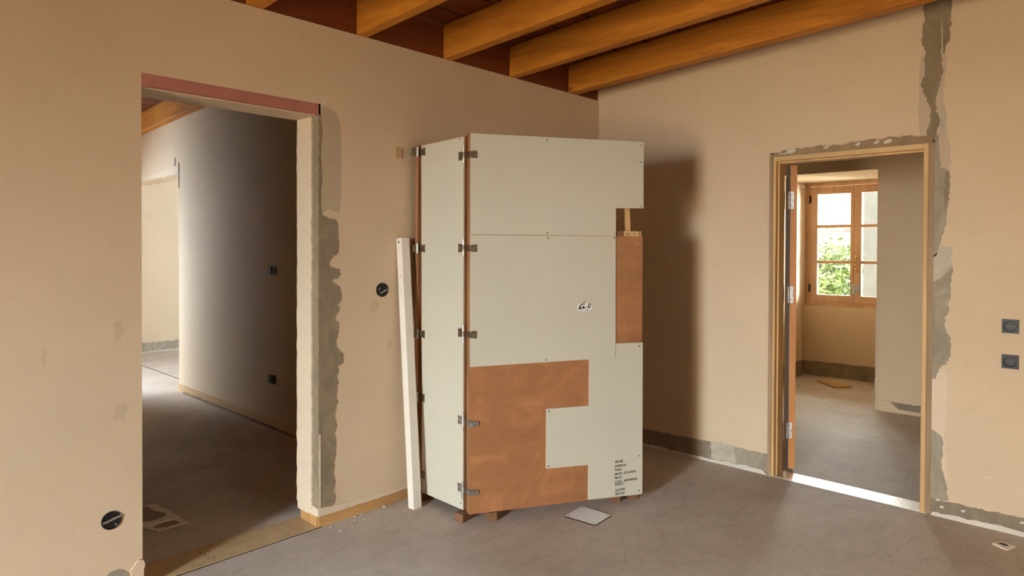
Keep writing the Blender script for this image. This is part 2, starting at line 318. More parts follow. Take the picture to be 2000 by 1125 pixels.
# right wall with the framed doorway
wr = MB(); DY0, DY1, DH = -1.387, -2.318, 2.125
wr.box(0, 0.143, DY0, T, 0, 0, 0, zm); wr.box(0, 0.143, -6.0, DY1, 0, 0, 0, zm); wr.box(0, 0.143, DY1, DY0, DH, 0, 0, zm)
def patch(pts, mi, t, amp, seed, keep=()): wr.poly(jag(pts, amp*1.25, 0.009, seed, keep), FX, -t, 0.0, mi)
patch([(-2.243, 2.597), (-2.239, 2.484), (-2.235, 2.368), (-2.24, 2.13), (-2.377, 2.103), (-2.371, 2.248), (-2.356, 2.319), (-2.364, 2.431), (-2.373, 2.578)], 2, 0.0007, 0.004, 41)
patch([(-2.255, 3.0), (-2.261, 2.897), (-2.261, 2.805), (-2.247, 2.698), (-2.266, 2.622), (-2.265, 2.48), (-2.25, 2.445), (-2.255, 2.394), (-2.294, 2.302), (-2.295, 2.238), (-2.283, 2.188), (-2.271, 2.13), (-2.316, 2.125), (-2.345, 2.209), (-2.327, 2.289), (-2.319, 2.327), (-2.334, 2.402), (-2.349, 2.451), (-2.348, 2.577), (-2.363, 2.589), (-2.384, 2.669), (-2.39, 2.761), (-2.387, 2.9), (-2.385, 3.0)], 1, 0.0020, 0.006, 43)
patch([(-2.345, 2.80), (-2.352, 2.70), (-2.352, 2.60), (-2.347, 2.56), (-2.343, 2.66)], 2, 0.0032, 0.002, 45)
patch([(-2.352, 2.33), (-2.366, 2.29), (-2.372, 2.19), (-2.352, 2.14), (-2.338, 2.20), (-2.352, 2.26)], 5, 0.0022, 0.006, 47)
patch([(-2.308, 2.13), (-2.338, 2.144), (-2.345, 1.957), (-2.389, 1.937), (-2.394, 1.894), (-2.387, 1.76), (-2.372, 1.627), (-2.351, 1.53), (-2.327, 1.461), (-2.308, 1.452)], 6, 0.0022, 0.005, 51)
patch([(-2.338, 2.14), (-2.392, 2.10), (-2.390, 1.94), (-2.345, 1.957)], 2, 0.0010, 0.006, 52)
patch([(-2.368, 1.93), (-2.391, 1.93), (-2.388, 1.80), (-2.378, 1.70), (-2.362, 1.84)], 1, 0.0026, 0.004, 53)
patch([(-2.308, 1.452), (-2.369, 1.52), (-2.41, 1.51), (-2.409, 1.405), (-2.36, 1.34), (-2.308, 1.31)], 5, 0.0022, 0.006, 55)
patch([(-2.308, 1.345), (-2.36, 1.36), (-2.409, 1.405), (-2.407, 1.328), (-2.396, 1.165), (-2.377, 1.124), (-2.375, 1.075), (-2.403, 0.989), (-2.399, 0.877), (-2.356, 0.829), (-2.337, 0.769), (-2.308, 0.76)], 6, 0.0018, 0.006, 57)
patch([(-2.30, 0.766), (-2.356, 0.829), (-2.39, 0.822), (-2.388, 0.604), (-2.384, 0.431), (-2.402, 0.105), (-2.373, 0.098), (-2.365, 0.439), (-2.32, 0.482), (-2.30, 0.5)], 7, 0.0008, 0.004, 59)
patch([(-2.30, 0.504), (-2.335, 0.473), (-2.37, 0.443), (-2.375, 0.343), (-2.366, 0.312), (-2.389, 0.203), (-2.402, 0.097), (-2.30, 0.073)], 6, 0.0022, 0.004, 61)
top = [(-1.377, 2.122), (-1.454, 2.120), (-1.471, 2.136), (-1.568, 2.142), (-1.694, 2.144), (-1.844, 2.138), (-1.931, 2.148), (-2.069, 2.148), (-2.149, 2.149), (-2.227, 2.142), (-2.318, 2.137), (-2.31, 2.098), (-1.40, 2.098)]
patch(top, 4, 0.010, 0.0052, 63, keep=(9, 10, 11))
patch([(-1.45, 2.118), (-1.55, 2.146), (-1.575, 2.125), (-1.52, 2.106), (-1.45, 2.105)], 3, 0.013, 0.008, 65)
for k, a in enumerate((-1.72, -1.90, -2.0, -2.06)): patch([(a, 2.128), (a-0.03, 2.143), (a-0.045, 2.133), (a-0.02, 2.118)], 3, 0.0135, 0.005, 67+k)
# bare mortar skirting zone and its caulk line
patch([(0.0, 0.0), (0.0, 0.126), (-0.425, 0.126), (-0.9, 0.135), (-1.02, 0.142), (-1.387, 0.133), (-1.387, 0.0)], 8, 0.0020, 0.004, 71, keep=(0, 5, 6))
patch([(-0.98, 0.02), (-0.98, 0.14), (-1.16, 0.142), (-1.19, 0.02)], 5, 0.0024, 0.008, 72)
patch([(-1.17, 0.025), (-1.15, 0.138), (-1.387, 0.133), (-1.387, 0.02)], 6, 0.0028, 0.003, 73)
patch([(-2.318, 0.0), (-2.318, 0.095), (-2.404, 0.091), (-2.739, 0.096), (-3.2, 0.1), (-6.0, 0.1), (-6.0, 0.0)], 8, 0.0030, 0.004, 74, keep=(0, 4, 5, 6))
wr.poly(jag([(0.0, 0.0), (0.0, 0.014), (-0.7, 0.015), (-1.0, 0.018), (-1.2, 0.030), (-1.36, 0.026), (-1.385, 0.0)], 0.005, 0.02, 75, keep=(6,)), FX, -0.011, 0, 3)
wr.poly(jag([(-2.32, 0.0), (-2.33, 0.020), (-2.6, 0.028), (-3.2, 0.024), (-3.2, 0.0)], 0.006, 0.02, 76, keep=(4,)), FX, -0.016, 0, 3)
for (y, z) in ((-2.46, 0.06), (-2.36, 0.055), (-2.34, 0.09), (-2.72, 0.07)): patch([(y, z), (y-0.016, z+0.008), (y-0.026, z-0.002), (y-0.01, z-0.008)], 3, 0.0050, 0.002, int(-y*100))
patch([(-2.56, 0.272), (-2.60, 0.274), (-2.61, 0.266), (-2.57, 0.264)], 3, 0.0008, 0.002, 80)
wr_o = struct(wr.build('wall_right', ['plaster', 'mortar', 'halo', 'caulk', 'mortar_brown', 'mortar_pale', 'mortar_grey', 'plaster_light', 'mortar_base']), 'beige plastered wall around the timber framed doorway with grey mortar repairs', 'wall')

# walls out of frame that close the rooms
zl = lambda y: 3.175-0.038*y
w = MB(); w.box(-9.4, -9.2, -6.2, -2.925, 0, 0, 0, zm).box(-9.4, -9.2, -2.075, 0.1, 0, 0, 0, zm).box(-9.4, -9.2, 0.1, 7.3, 0, 0, 0, zl)
w.box(-9.4, -9.2, -2.925, -2.075, 0, 0, 0, zm)
struct(w.build('wall_west', 'plaster'), 'beige plastered solid wall behind the camera, lamps before it for an assumed window', 'wall')  # solid throughout; the lamps inside it are added for an assumed window
w = MB(); w.box(-9.2, -2.55, -6.2, -6.0, 0, 0, 0, zm).box(-1.25, 0.143, -6.2, -6.0, 0, 0, 0, zm).box(-2.55, -1.25, -6.2, -6.0, 0, 0, 0, zm)
struct(w.build('wall_south', 'plaster'), 'beige plastered wall behind the camera', 'wall')
# left room: partition with opening, far wall, screening stub
w = MB(); zl = lambda y: 3.175-0.038*y
w.box(-1.72, -1.48, T, 4.06, 0.082, 0, 0, zl).box(-1.72, -1.48, 4.06, 6.8, 2.244, 0, 0, zl).box(-1.72, -1.48, 6.8, 7.0, 0, 0, 0, zl)
w.box(-1.705, -1.48, T, 4.06, 0, 0.082)
w.poly(jag([(4.06, 2.244), (4.07, 2.335), (4.4, 2.315), (4.8, 2.29), (6.3, 2.29), (6.3, 2.244)], 0.010, 0.03, 91), FX, -1.7225, -1.72, 1)
w.box(-1.7225, -1.72, 4.045, 4.062, 2.10, 2.36, 2); w.box(-1.7225, -1.72, 4.15, 4.165, 2.33, 2.42, 2)
w.poly(jag([(T, 0.078), (T, 0.092), (4.06, 0.094), (4.06, 0.078)], 0.002, 0.03, 93), FX, -1.727, -1.72, 1)
struct(w.build('wall_partition', ['plaster', 'plaster_light', 'dark']), 'beige plastered partition seen through the wide opening, bright at its far edge', 'wall')
w = MB(); w.box(-9.2, -4.85, 7.0, 7.2, 0, 0, 0, zl).box(-3.55, 3.0, 7.0, 7.2, 0, 0, 0, zl).box(-4.85, -3.55, 7.0, 7.2, 0, 0, 0, zl)
w.poly(jag([(-1.48, 0.0), (-1.48, 0.142), (3.0, 0.14), (3.0, 0.0)], 0.010, 0.04, 95, keep=(3,)), FY, 6.996, 7.0, 1)
w.poly(jag([(-1.48, 0.0), (-1.48, 0.016), (3.0, 0.016), (3.0, 0.0)], 0.006, 0.04, 96, keep=(3,)), FY, 6.985, 7.0, 2)
struct(w.build('wall_far', ['plaster', 'mortar_grey', 'caulk']), 'brightly lit cream wall of the farthest room with a grey mortar base', 'wall')
w = MB().box(-9.2, -2.98, 5.1, 5.3, 0, 0, 0, zl); struct(w.build('wall_stub', 'plaster'), 'plastered cross wall in the left room', 'wall')
w = MB().box(3.0, 3.2, T, 3.85, 0, 0, 0, zl).box(3.0, 3.2, 5.35, 7.2, 0, 0, 0, zl).box(3.0, 3.2, 3.85, 5.35, 0, 0, 0, zl)
struct(w.build('wall_east', 'plaster'), 'plastered outer wall of the farthest room', 'wall')
# right room
w = MB(); w.box(0.143, 4.02, -0.25, T, 0, 0, 0, zm)
w.poly([(0.143, 0), (0.143, 0.18), (3.754, 0.18), (3.754, 0)], FY, -0.254, -0.25, 1)
struct(w.build('wall_north', ['plaster', 'mortar_base']), 'plastered side wall of the room beyond the framed doorway', 'wall')
w = MB(); w.box(0.143, 4.02, -4.2, -4.0, 0, 0, 0, zm); struct(w.build('wall_side', 'plaster'), 'plastered end wall of the room beyond the framed doorway', 'wall')
w = MB()
w.box(2.475, 4.02, -4.0, -1.38, 0, 0, 0, zm)
w.hexa([(2.475, -1.38, 2.240), (3.83, -1.38, 2.275), (3.83, -0.25, 2.275), (2.475, -0.25, 2.240), (2.475, -1.38, zm(-1.38)), (3.83, -1.38, zm(-1.38)), (3.83, -0.25, zm(-0.25)), (2.475, -0.25, zm(-0.25))])
w.box(3.754, 4.02, -1.38, -0.25, 0, 0.832); w.box(3.83, 4.02, -1.38, -0.25, 2.275, 0, 0, zm)
w.box(3.83, 4.02, -0.262, -0.25, 0.832, 2.275); w.box(3.83, 4.02, -1.38, -1.312, 0.832, 2.275)
w.poly(jag([(-0.25, 0.005), (-0.25, 0.178), (-1.0, 0.186), (-1.38, 0.186), (-1.38, 0.005)], 0.004, 0.03, 97), FX, 3.748, 3.754, 1)
w.poly(jag([(-0.25, 0.0), (-0.25, 0.014), (-1.38, 0.014), (-1.38, 0.0)], 0.004, 0.03, 98), FX, 3.738, 3.754, 2)
w.poly(jag([(-1.52, 0.035), (-1.50, 0.092), (-1.8, 0.092), (-2.6, 0.09), (-2.6, 0.03)], 0.005, 0.02, 99), FX, 2.472, 2.475, 1)
w.poly(jag([(-1.377, 0.0), (-1.377, 0.10), (-1.50, 0.10), (-1.58, 0.035), (-2.6, 0.03), (-2.6, 0.0)], 0.005, 0.02, 100), FX, 2.462, 2.475, 0)
w.poly(jag([(3.7, 0.838), (3.7, 0.83), (3.76, 0.83)], 0.003, 0.02, 101), lambda a, z, t: (3.7545, t, z), -0.26, -0.27, 2)
w.poly(jag([(-1.381, 0.10), (-1.381, 0.99), (-1.376, 0.99), (-1.374, 0.10)], 0.004, 0.01, 102), FX, 2.473, 2.478, 2)
struct(w.build('wall_window', ['plaster', 'mortar_base', 'caulk']), 'shaded thick wall with a deep niche around the small paned window', 'wall')
# ceilings
c = MB()
c.hexa([(-9.2, -6.0, zm(-6.0)), (4.02, -6.0, zm(-6.0)), (4.02, 0.03, zm(0.03)+0.0027), (-9.2, 0.03, zm(0.03)+0.0027), (-9.2, -6.0, zm(-6)+0.05), (4.02, -6.0, zm(-6)+0.05), (4.02, 0.03, 2.94), (-9.2, 0.03, 2.94)])
for k in range(24):
    y = -0.25*k-0.18; c.box(-9.2, 0.0, y-0.004, y, zm(y)-0.0012, zm(y)+0.004, 1)
struct(c.build('ceiling', ['board', 'dark']), 'dark red brown boarded ceiling above the beams', 'ceiling')
c = MB().hexa([(-9.2, 0.03, zl(0.03)), (3.2, 0.03, zl(0.03)), (3.2, 7.2, zl(7.2)), (-9.2, 7.2, zl(7.2)), (-9.2, 0.03, 3.25), (3.2, 0.03, 3.25), (3.2, 7.2, 3.0), (-9.2, 7.2, 3.0)])
for k in range(28):
    y = 0.25*k+0.3; c.box(-9.2, -1.72, y, y+0.004, zl(y)-0.0015, zl(y)+0.004, 1)
struct(c.build('ceiling', ['board', 'dark']), 'dark red brown boarded ceiling of the room behind the wide opening', 'ceiling')
f = MB().box(-9.2, 0.0, 0.012, 0.032, 2.673, 2.884)
struct(f.build('trim_1', 'board'), 'dark red brown filler boards on top of the left wall between the beam ends', 'trim')
f = MB().box(XL, XR+0.012, 0.0, 0.012, 2.198, 2.255)
f.box(XL, XR-0.03, 0.0, T*0.06, 2.196, 2.199)
struct(f.build('trim_2', 'lintel'), 'flush lintel in dull red primer over the wide opening', 'lintel')
# ------------------------------------------------------------------ beams
def beam(xa, xb, y0, y1, sl, zb, zt, label, grp):
    b_ = MB(); g = lambda y: -sl*y
    ys = [y0, y1]
    b_.hexa([(xa, y0, zb+g(y0)), (xb, y0, zb+g(y0)), (xb, y1, zb+g(y1)), (xa, y1, zb+g(y1)), (xa, y0, zt+g(y0)), (xb, y0, zt+g(y0)), (xb, y1, zt+g(y1)), (xa, y1, zt+g(y1))])
    o = b_.build('ceiling_beam', 'beam', None, (xa, y1, zb+g(y1)), bevel=0.004)
    return tag(o, label, 'beam', grp)
G1 = 'beams under the main ceiling'
B = [(-0.381, -0.281, 'honey brown ceiling beam running closest along the right wall'),
     (-1.030, -0.958, 'honey brown ceiling beam, second from the right wall'),
     (-1.628, -1.552, 'honey brown ceiling beam, third from the right wall'),
     (-2.261, -2.190, 'honey brown ceiling beam, fourth from the right wall, above the wide opening'),
     (-2.890, -2.800, 'honey brown ceiling beam whose tip just shows at the top edge left of the others')]
for xa, xb, lb in B: beam(xa, xb, -5.98, 0.011, 0.0529, 2.676, 2.884, lb, G1)
beam(-1.805, -1.722, T+0.002, 6.98, 0.038, 2.962, 3.172, 'dark honey brown beam seen through the wide opening', None)
# ------------------------------------------------------------------ skirting timbers, boards on the floor
f = MB().box(XR+0.006, -0.02, 0.005, T-0.01, 0.0, 0.062); f.box(XR-0.004, XR+0.006, 0.012, T-0.03, 0.002, 0.060)
struct(f.build('baseboard_left', 'pine_x', None, (XR, 0, 0)), 'orange brown timber sole plate along the foot of the left wall', 'baseboard')
f = MB().box(-1.735, -1.706, T+0.01, 4.05, 0.0, 0.080)
f.poly(jag([(1.2, 0.0), (1.2, 0.012), (3.9, 0.016), (3.9, 0.0)], 0.007, 0.02, 111, keep=(3,)), FX, -1.745, -1.735, 1)
struct(f.build('baseboard_partition', ['pine_h', 'mortar'], None, (-1.72, T, 0)), 'dusty timber base board along the partition behind the wide opening', 'baseboard')
t = MB().box(XL, XR-0.004, 0.003, T, 0.0, 0.006); t.box(XL, XR+0.02, -0.004, 0.003, 0.0, 0.0015, 1)
for x, y in ((-3.054, 0.184), (-3.056, 0.147), (-3.049, 0.108), (-3.051, 0.064), (-3.03, 0.043)): t.cyl((x, y, 0.006), (x, y, 0.0066), 0.004, 8, 1)
struct(t.build('trim_3', ['tanboard', 'dark'], None, (-2.93, 0.1, 0)), 'tan threshold board lying across the wide opening', 'threshold')
# metal threshold of the framed doorway
t = MB().poly([(-1.395, 0.0), (-2.300, 0.0), (-2.300, 0.143), (-1.44, 0.143)], lambda y, x, z: (x, y, z), 0.0, 0.004)
t.box(-0.014, 0.0, -2.30, -1.39, 0.0, 0.0025)
for x, y in ((0.109, -1.521), (0.037, -1.531), (0.083, -1.701), (0.087, -1.731), (0.028, -1.71), (0.034, -1.742), (0.106, -1.918), (0.102, -1.951), (0.025, -1.932), (0.037, -1.957), (0.111, -2.128), (0.116, -2.157), (0.046, -2.13), (0.044, -2.163)):
    t.cyl((x, y, 0.004), (x, y, 0.0046), 0.0035, 8, 1)
struct(t.build('trim_4', ['alu', 'screw'], None, (0.07, -1.85, 0)), 'shiny metal threshold strip with small screw holes in the framed doorway', 'threshold')
# ------------------------------------------------------------------ door frame and leaf
fr_ = empty('trim_5', (0.07, -1.85, 0)); struct(fr_, 'light pine door frame set in the right wall', 'door frame')
def child(mb, name, mats, par, bevel=0.0, smooth=False):
    o = mb.build(name, mats, None, (0, 0, 0), bevel, smooth); inv = Matrix.Translation(-Vector(par.location)) if par.rotation_euler.z == 0 else par.matrix_basis.inverted()
    o.parent = par; o.matrix_parent_inverse = Matrix.Identity(4)
    o.data.transform(inv); return o
g = MB(); g.box(-0.012, 0.10, -1.409, -1.3865, 0, 2.118); g.box(-0.004, 0.10, -2.318, -2.290, 0, 2.118)
g.box(-0.004, 0.10, -2.318, -1.3865, 2.099, 2.118)
child(g, 'rough_subframe', 'rough', fr_, 0.002)
g = MB(); g.box(-0.006, 0.143, -1.427, -1.409, 0.0, 2.099); child(g, 'jamb', 'pine', fr_, 0.002)
g = MB(); g.box(-0.008, 0.143, -2.290, -2.268, 0.0, 2.099); child(g, 'jamb', 'pine', fr_, 0.002)
g = MB(); g.box(-0.006, 0.143, -2.268, -1.427, 2.068, 2.099); child(g, 'frame_head', 'pine_h', fr_, 0.002)
g = MB(); g.box(0.03, 0.105, -1.437, -1.427, 0.004, 2.058); g.box(0.03, 0.105, -2.268, -1.427, 2.056, 2.068); g.box(0.03, 0.105, -2.268, -2.258, 0.004, 2.058)
child(g, 'door_stop', 'pine', fr_)
dl = empty('door_1', (0.165, -1.452, 0)); struct(dl, 'open door leaf seen edge on, orange brown edge with three hinges', 'door')
d_ = Vector((0.92, 0.392, 0)).normalized(); p_ = Vector((d_.y, -d_.x, 0)); A = Vector((0.163, -1.456, 0))
def leaf(a0, a1, b0, b1, z0, z1, mb, mi=0):
    q = [A+d_*i+p_*j for i, j in ((a0, b0), (a1, b0), (a1, b1), (a0, b1))]
    return mb.hexa([Vector((v.x, v.y, z0)) for v in q]+[Vector((v.x, v.y, z1)) for v in q], mi)
g = MB(); leaf(0.002, 0.85, 0, 0.042, 0.022, 2.055, g, 0); leaf(0, 0.002, 0.0, 0.042, 0.022, 2.055, g, 1); leaf(0.85, 0.852, 0, 0.042, 0.022, 2.055, g, 1)
child(g, 'leaf_panel', ['plaster_light', 'leafedge'], dl)
g = MB(); leaf(-0.004, 0.002, -0.014, -0.0005, 0.022, 2.05, g, 0); child(g, 'seal_strip', 'blackm', dl)
for z0, z1 in ((1.763, 1.88), (1.135, 1.246), (0.224, 0.332)):
    g = MB(); leaf(-0.003, -0.0005, 0.002, 0.024, z0, z1, g); g.box(0.139, 0.146, -1.4285, -1.427, z0, z1)
    c0 = A+d_*-0.008+p_*-0.006; g.cyl((c0.x, c0.y, z0), (c0.x, c0.y, z1), 0.007, 12)
    for k in range(3):
        s0 = A+d_*-0.003+p_*(0.008+0.010*(k % 2)); zz = z0+(z1-z0)*(0.2+0.3*k); s1 = s0-d_*0.0012; g.cyl((s0.x, s0.y, zz), (s1.x, s1.y, zz), 0.0032, 8, 1)
    child(g, 'hinge', ['metal', 'screw'], dl)
# ------------------------------------------------------------------ window in the right room
wn = empty('window_1', (3.85, -0.785, 0.837)); struct(wn, 'light pine two leaf window with six small panes in the deep niche', 'window')
def frame4(mb, x0, x1, ya, yb, za, zb, w_, mi=0):
    mb.box(x0, x1, ya, ya-w_, za, zb, mi); mb.box(x0, x1, yb+w_, yb, za, zb, mi)
    mb.box(x0, x1, ya-w_, yb+w_, za, za+w_, mi); mb.box(x0, x1, ya-w_, yb+w_, zb-w_, zb, mi)
g = MB(); frame4(g, 3.825, 3.90, -0.262, -1.312, 0.834, 2.272, 0.042); child(g, 'window_frame', 'window_wood', wn, 0.003)
ZR = [(0.961, 1.328), (1.362, 1.742), (1.776, 2.137)]
for k, (ya, yb, ga, gb) in enumerate(((-0.304, -0.784, -0.388, -0.750), (-0.787, -1.270, -0.866, -1.212))):
    g = MB(); x0, x1 = 3.83-0.012, 3.868
    g.box(x0, x1, ya, ga, 0.877, 2.226); g.box(x0, x1, gb, yb, 0.877, 2.226)
    g.box(x0, x1, ga, gb, 0.877, 0.961); g.box(x0, x1, ga, gb, 2.137, 2.226)
    g.box(x0+0.004, x1, ga, gb, 1.328, 1.362); g.box(x0+0.004, x1, ga, gb, 1.742, 1.776)
    cs = child(g, 'casement', 'window_wood', wn, 0.003)
    for z0, z1 in ZR:
        g = MB().box(3.846, 3.850, ga+0.002, gb-0.002, z0-0.002, z1+0.002); o = child(g, 'pane', 'glass', wn); o.parent = cs
g = MB(); g.cyl((3.818, -0.820, 1.395), (3.790, -0.820, 1.40), 0.009, 12); g.cyl((3.818, -0.820, 1.25), (3.792, -0.820, 1.25), 0.008, 12)
pts = [(3.790, -0.822, 1.425), (3.785, -0.815, 1.39), (3.790, -0.806, 1.34), (3.792, -0.808, 1.29), (3.788, -0.822, 1.245), (3.790, -0.828, 1.235)]
g.tube(pts, 0.0085, 10); child(g, 'handle', 'brass', wn, smooth=True)
g = MB(); g.box(3.812, 3.818, -0.755, -0.855, 0.986, 1.089)
g.cyl((3.810, -0.805, 0.99), (3.810, -0.805, 1.085), 0.006, 10)
for yy in (-0.77, -0.84):
    for zz in (1.0, 1.037, 1.075): g.cyl((3.812, yy, zz), (3.8105, yy, zz), 0.005, 8, 1)
child(g, 'latch_plate', ['metal', 'screw'], wn)
for z0, z1 in ((2.03, 2.13), (0.985, 1.085)):
    g = MB(); g.cyl((3.812, -0.301, z0), (3.812, -0.301, z1), 0.008, 10); g.box(3.816, 3.820, -0.300, -0.318, z0+0.01, z1-0.01)
    child(g, 'hinge', 'blackm', wn)
# ------------------------------------------------------------------ folding panel assembly
RZ = math.atan2(-0.478, 0.878); Z0 = 0.047
scr = empty('folding_panel', (-1.908, -0.542, Z0), RZ); bpy.context.view_layer.update()
tag(scr, 'tall hinged panel assembly faced in cream board with bare plywood areas, standing on wood blocks', 'folding panel')
W2L = scr.matrix_basis.inverted()
def pchild(mb, name, mats, bevel=0.0, par=None, local=True, smooth=False):
    o = mb.build(name, mats, None, (0, 0, 0), bevel, smooth)
    if not local: o.data.transform(W2L)
    o.parent = par or scr; return o
LF = lambda u, z, t: (u, t, z-Z0)
g = MB(); core = [(0.0, 0.050), (1.046, 0.047), (1.046, 1.568), (0.868, 1.568), (0.868, 1.732), (1.045, 1.734), (1.044, 2.118), (0.0, 2.110)]
g.poly(core, LF, 0.006, 0.028, 0, 1); pchild(g, 'plywood_sheet', ['ply', 'plyedge'])
g = MB().poly([(-0.003, 0.050), (0.05, 0.050), (0.05, 2.118), (-0.003, 2.118)], LF, 0.028, 0.056); g.v[2].z += 0; pchild(g, 'edge_batten', 'plyedge', 0.002)
g = MB().poly([(1.0, 0.060), (1.040, 0.060), (1.040, 1.560), (1.0, 1.560)], LF, 0.028, 0.056); pchild(g, 'edge_batten', 'plyedge', 0.002)
g = MB().poly([(0.868, 1.545), (0.925, 1.545), (0.925, 1.597), (0.868, 1.597)], LF, 0.012, 0.05); pchild(g, 'cross_batten', 'block')
g = MB().poly([(0.925, 1.545), (1.022, 1.545), (1.022, 1.597), (0.925, 1.597)], LF, 0.010, 0.05)
g.cyl((0.95, 0.010, 1.58-Z0), (0.95, 0.009, 1.58-Z0), 0.004, 8, 1); g.cyl((0.995, 0.010, 1.583-Z0), (0.995, 0.009, 1.583-Z0), 0.004, 8, 1)
pchild(g, 'end_block', ['pine_h', 'screw'])
g = MB().poly([(1.026, 1.545), (1.044, 1.545), (1.044, 1.597), (1.026, 1.597)], LF, 0.020, 0.05); pchild(g, 'end_block', 'pine_h')
g = MB().bar((0.968, 0.042, 1.598-Z0), (0.962, 0.050, 1.80-Z0), 0.026, 0.018, (0, 1, 0)); pchild(g, 'slanting_stick', 'pine')
g = MB(); rr = random.Random(4)
for k in range(7):
    a = 0.868+rr.uniform(0, 0.01); z = 1.61+k*0.016
    pts = [(a, 0.04, z-Z0), (a+rr.uniform(.01, .03), 0.03+rr.uniform(0, .02), z+rr.uniform(.0, .03)-Z0), (a+rr.uniform(.0, .035), 0.04, z+rr.uniform(-.02, .05)-Z0), (a, 0.05, z+0.02-Z0)]
    g.add(pts, [(0, 1, 2), (0, 2, 3)])
pchild(g, 'clear_film', 'film')
faces = [[(0.0, 2.113), (1.046, 2.121), (1.047, 1.732), (0.868, 1.729), (0.868, 1.5690), (0.0, 1.5690)],
         [(0.0, 1.5665), (0.868, 1.5665), (0.871, 0.8620), (0.0, 0.853)],
         [(0.874, 0.8620), (0.874, 0.944), (1.048, 0.944), (1.051, 0.047), (0.703, 0.053), (0.703, 0.254), (0.443, 0.258), (0.443, 0.594), (0.705, 0.594), (0.705, 0.8590)]]
scrw = [[(0.441, 2.11), (1.028, 2.106), (1.029, 2.001), (1.03, 1.743), (0.444, 1.581)], [(0.447, 1.553), (0.859, 1.556), (0.441, 0.87)], [(1.026, 0.923), (1.027, 0.277), (1.029, 0.071), (0.458, 0.581), (0.456, 0.27)]]
fo = []
for k, P in enumerate(faces):
    g = MB().poly(P, LF, 0.0, 0.006, 0, 1); o = pchild(g, 'facing_board', ['facing', 'facing_edge']); fo.append(o)
    for (u, z) in scrw[k]:
        z = min(z, 2.100); g = MB().cyl((u, 0.0, z-Z0), (u, -0.0012, z-Z0), 0.0042, 10); pchild(g, 'screw', 'screw', par=o)
g = MB()
for k in range(14):
    a = 2*PI*k/16; g.cyl(LF(0.953+0.017*math.cos(a), 1.327+0.024*math.sin(a), 0.0057), LF(0.953+0.017*math.cos(a+0.39), 1.327+0.024*math.sin(a+0.39), 0.0057), 0.0007, 6)
g.poly(jag([(0.944, 1.318), (0.952, 1.314), (0.958, 1.330), (0.950, 1.336)], 0.002, 0.004, 7), LF, 0.0052, 0.006)
tag(pchild(g, 'knot', 'plyedge'), 'round knot mark')
# sticker: white label with a small black mark, pin above
g = MB(); st = [(0.626, 1.150), (0.630, 1.172), (0.645, 1.182), (0.668, 1.184), (0.700, 1.183), (0.716, 1.172), (0.720, 1.155), (0.712, 1.142), (0.690, 1.139), (0.660, 1.138), (0.638, 1.140)]
g.poly(st, LF, -0.0010, 0.0, 0)
def S(pts, mi=1):      # sticker artwork in the label's own pixels
    q = [(0.626+(x-500)/570*0.094, 1.184-(y-420)/300*0.046) for x, y in pts]; g.poly(q, LF, -0.0016, -0.0010, mi)
S([(545, 650), (580, 550), (640, 460), (690, 430), (700, 440), (650, 510), (640, 590), (700, 600), (640, 650)])
S([(700, 440), (760, 425), (805, 440), (800, 480), (740, 470), (700, 500)])
S([(700, 530), (760, 520), (800, 630), (720, 635), (690, 590)])
S([(800, 520), (830, 560), (860, 610), (820, 610)]); S([(855, 515), (880, 520), (880, 545), (858, 545)])
S([(925, 440), (975, 435), (950, 500), (985, 610), (900, 615)]); S([(980, 440), (1020, 450), (1035, 480), (1000, 500), (1040, 580), (1005, 590)])
S([(640, 665), (700, 660), (705, 680), (645, 690)]); S([(730, 665), (770, 665), (765, 690)]); S([(800, 660), (850, 655), (840, 690)]); S([(865, 660), (930, 655), (900, 705), (870, 700)]); S([(960, 670), (1000, 665), (990, 700)])
g.cyl(LF(0.670, 1.193, -0.0005), LF(0.670, 1.193, -0.003), 0.003, 8, 1)
tag(pchild(g, 'sticker', ['paper', 'ink']), 'small white sticker with black lettering')
# handwriting
def text_mesh(txt, size, seed):
    rn = random.Random(seed); mb = MB(); x = 0.0
    for ch in txt:
        if ch == ' ': x += size*0.55; continue
        cu = bpy.data.curves.new('t', 'FONT'); cu.body = ch; cu.size = size*rn.uniform(0.92, 1.08); cu.offset = 0.0006
        to = bpy.data.objects.new('t', cu); COL.objects.link(to); dg = bpy.context.evaluated_depsgraph_get(); me = to.evaluated_get(dg).to_mesh()
        vs = [v.co.copy() for v in me.vertices]; fs = [tuple(p.vertices) for p in me.polygons]
        wd = max([v.x for v in vs] or [0]); an = rn.uniform(-0.10, 0.10); dy = rn.uniform(-0.001, 0.001)
        vs = [Vector((x+v.x*math.cos(an)-v.y*math.sin(an)+v.y*0.06, 0, v.x*math.sin(an)+v.y*math.cos(an)+dy)) for v in vs]
        mb.add(vs, fs); x += wd+size*0.13
        to.to_mesh_clear(); bpy.data.objects.remove(to); bpy.data.curves.remove(cu)
    return mb, x
hw = MB()
for k, (tx, u, z, ln_) in enumerate((('SEULES', 0.871, 0.248, 0.052), ('EFFERNAN', 0.871, 0.222, 0.074), ('PANIA', 0.871, 0.200, 0.045), ('MARI STANISL', 0.871, 0.176, 0.140), ('MALEO', 0.871, 0.155, 0.048), ('AGUEL, ARRANCEUR', 0.871, 0.131, 0.148), ('ZINKO', 0.872, 0.115, 0.054), ('QUISINE', 0.872, 0.082, 0.066), ('SERVICE?', 0.873, 0.060, 0.064))):
    mb, wd = text_mesh(tx, 0.0178, 50+k); s_ = ln_/wd
    for v in mb.v: v.x = u+v.x*s_; v.y = -0.0012; v.z = z+v.z+(v.x-u)*0.05-Z0
    hw.add(mb.v, mb.f)
pchild(hw, 'handwriting', 'ink')
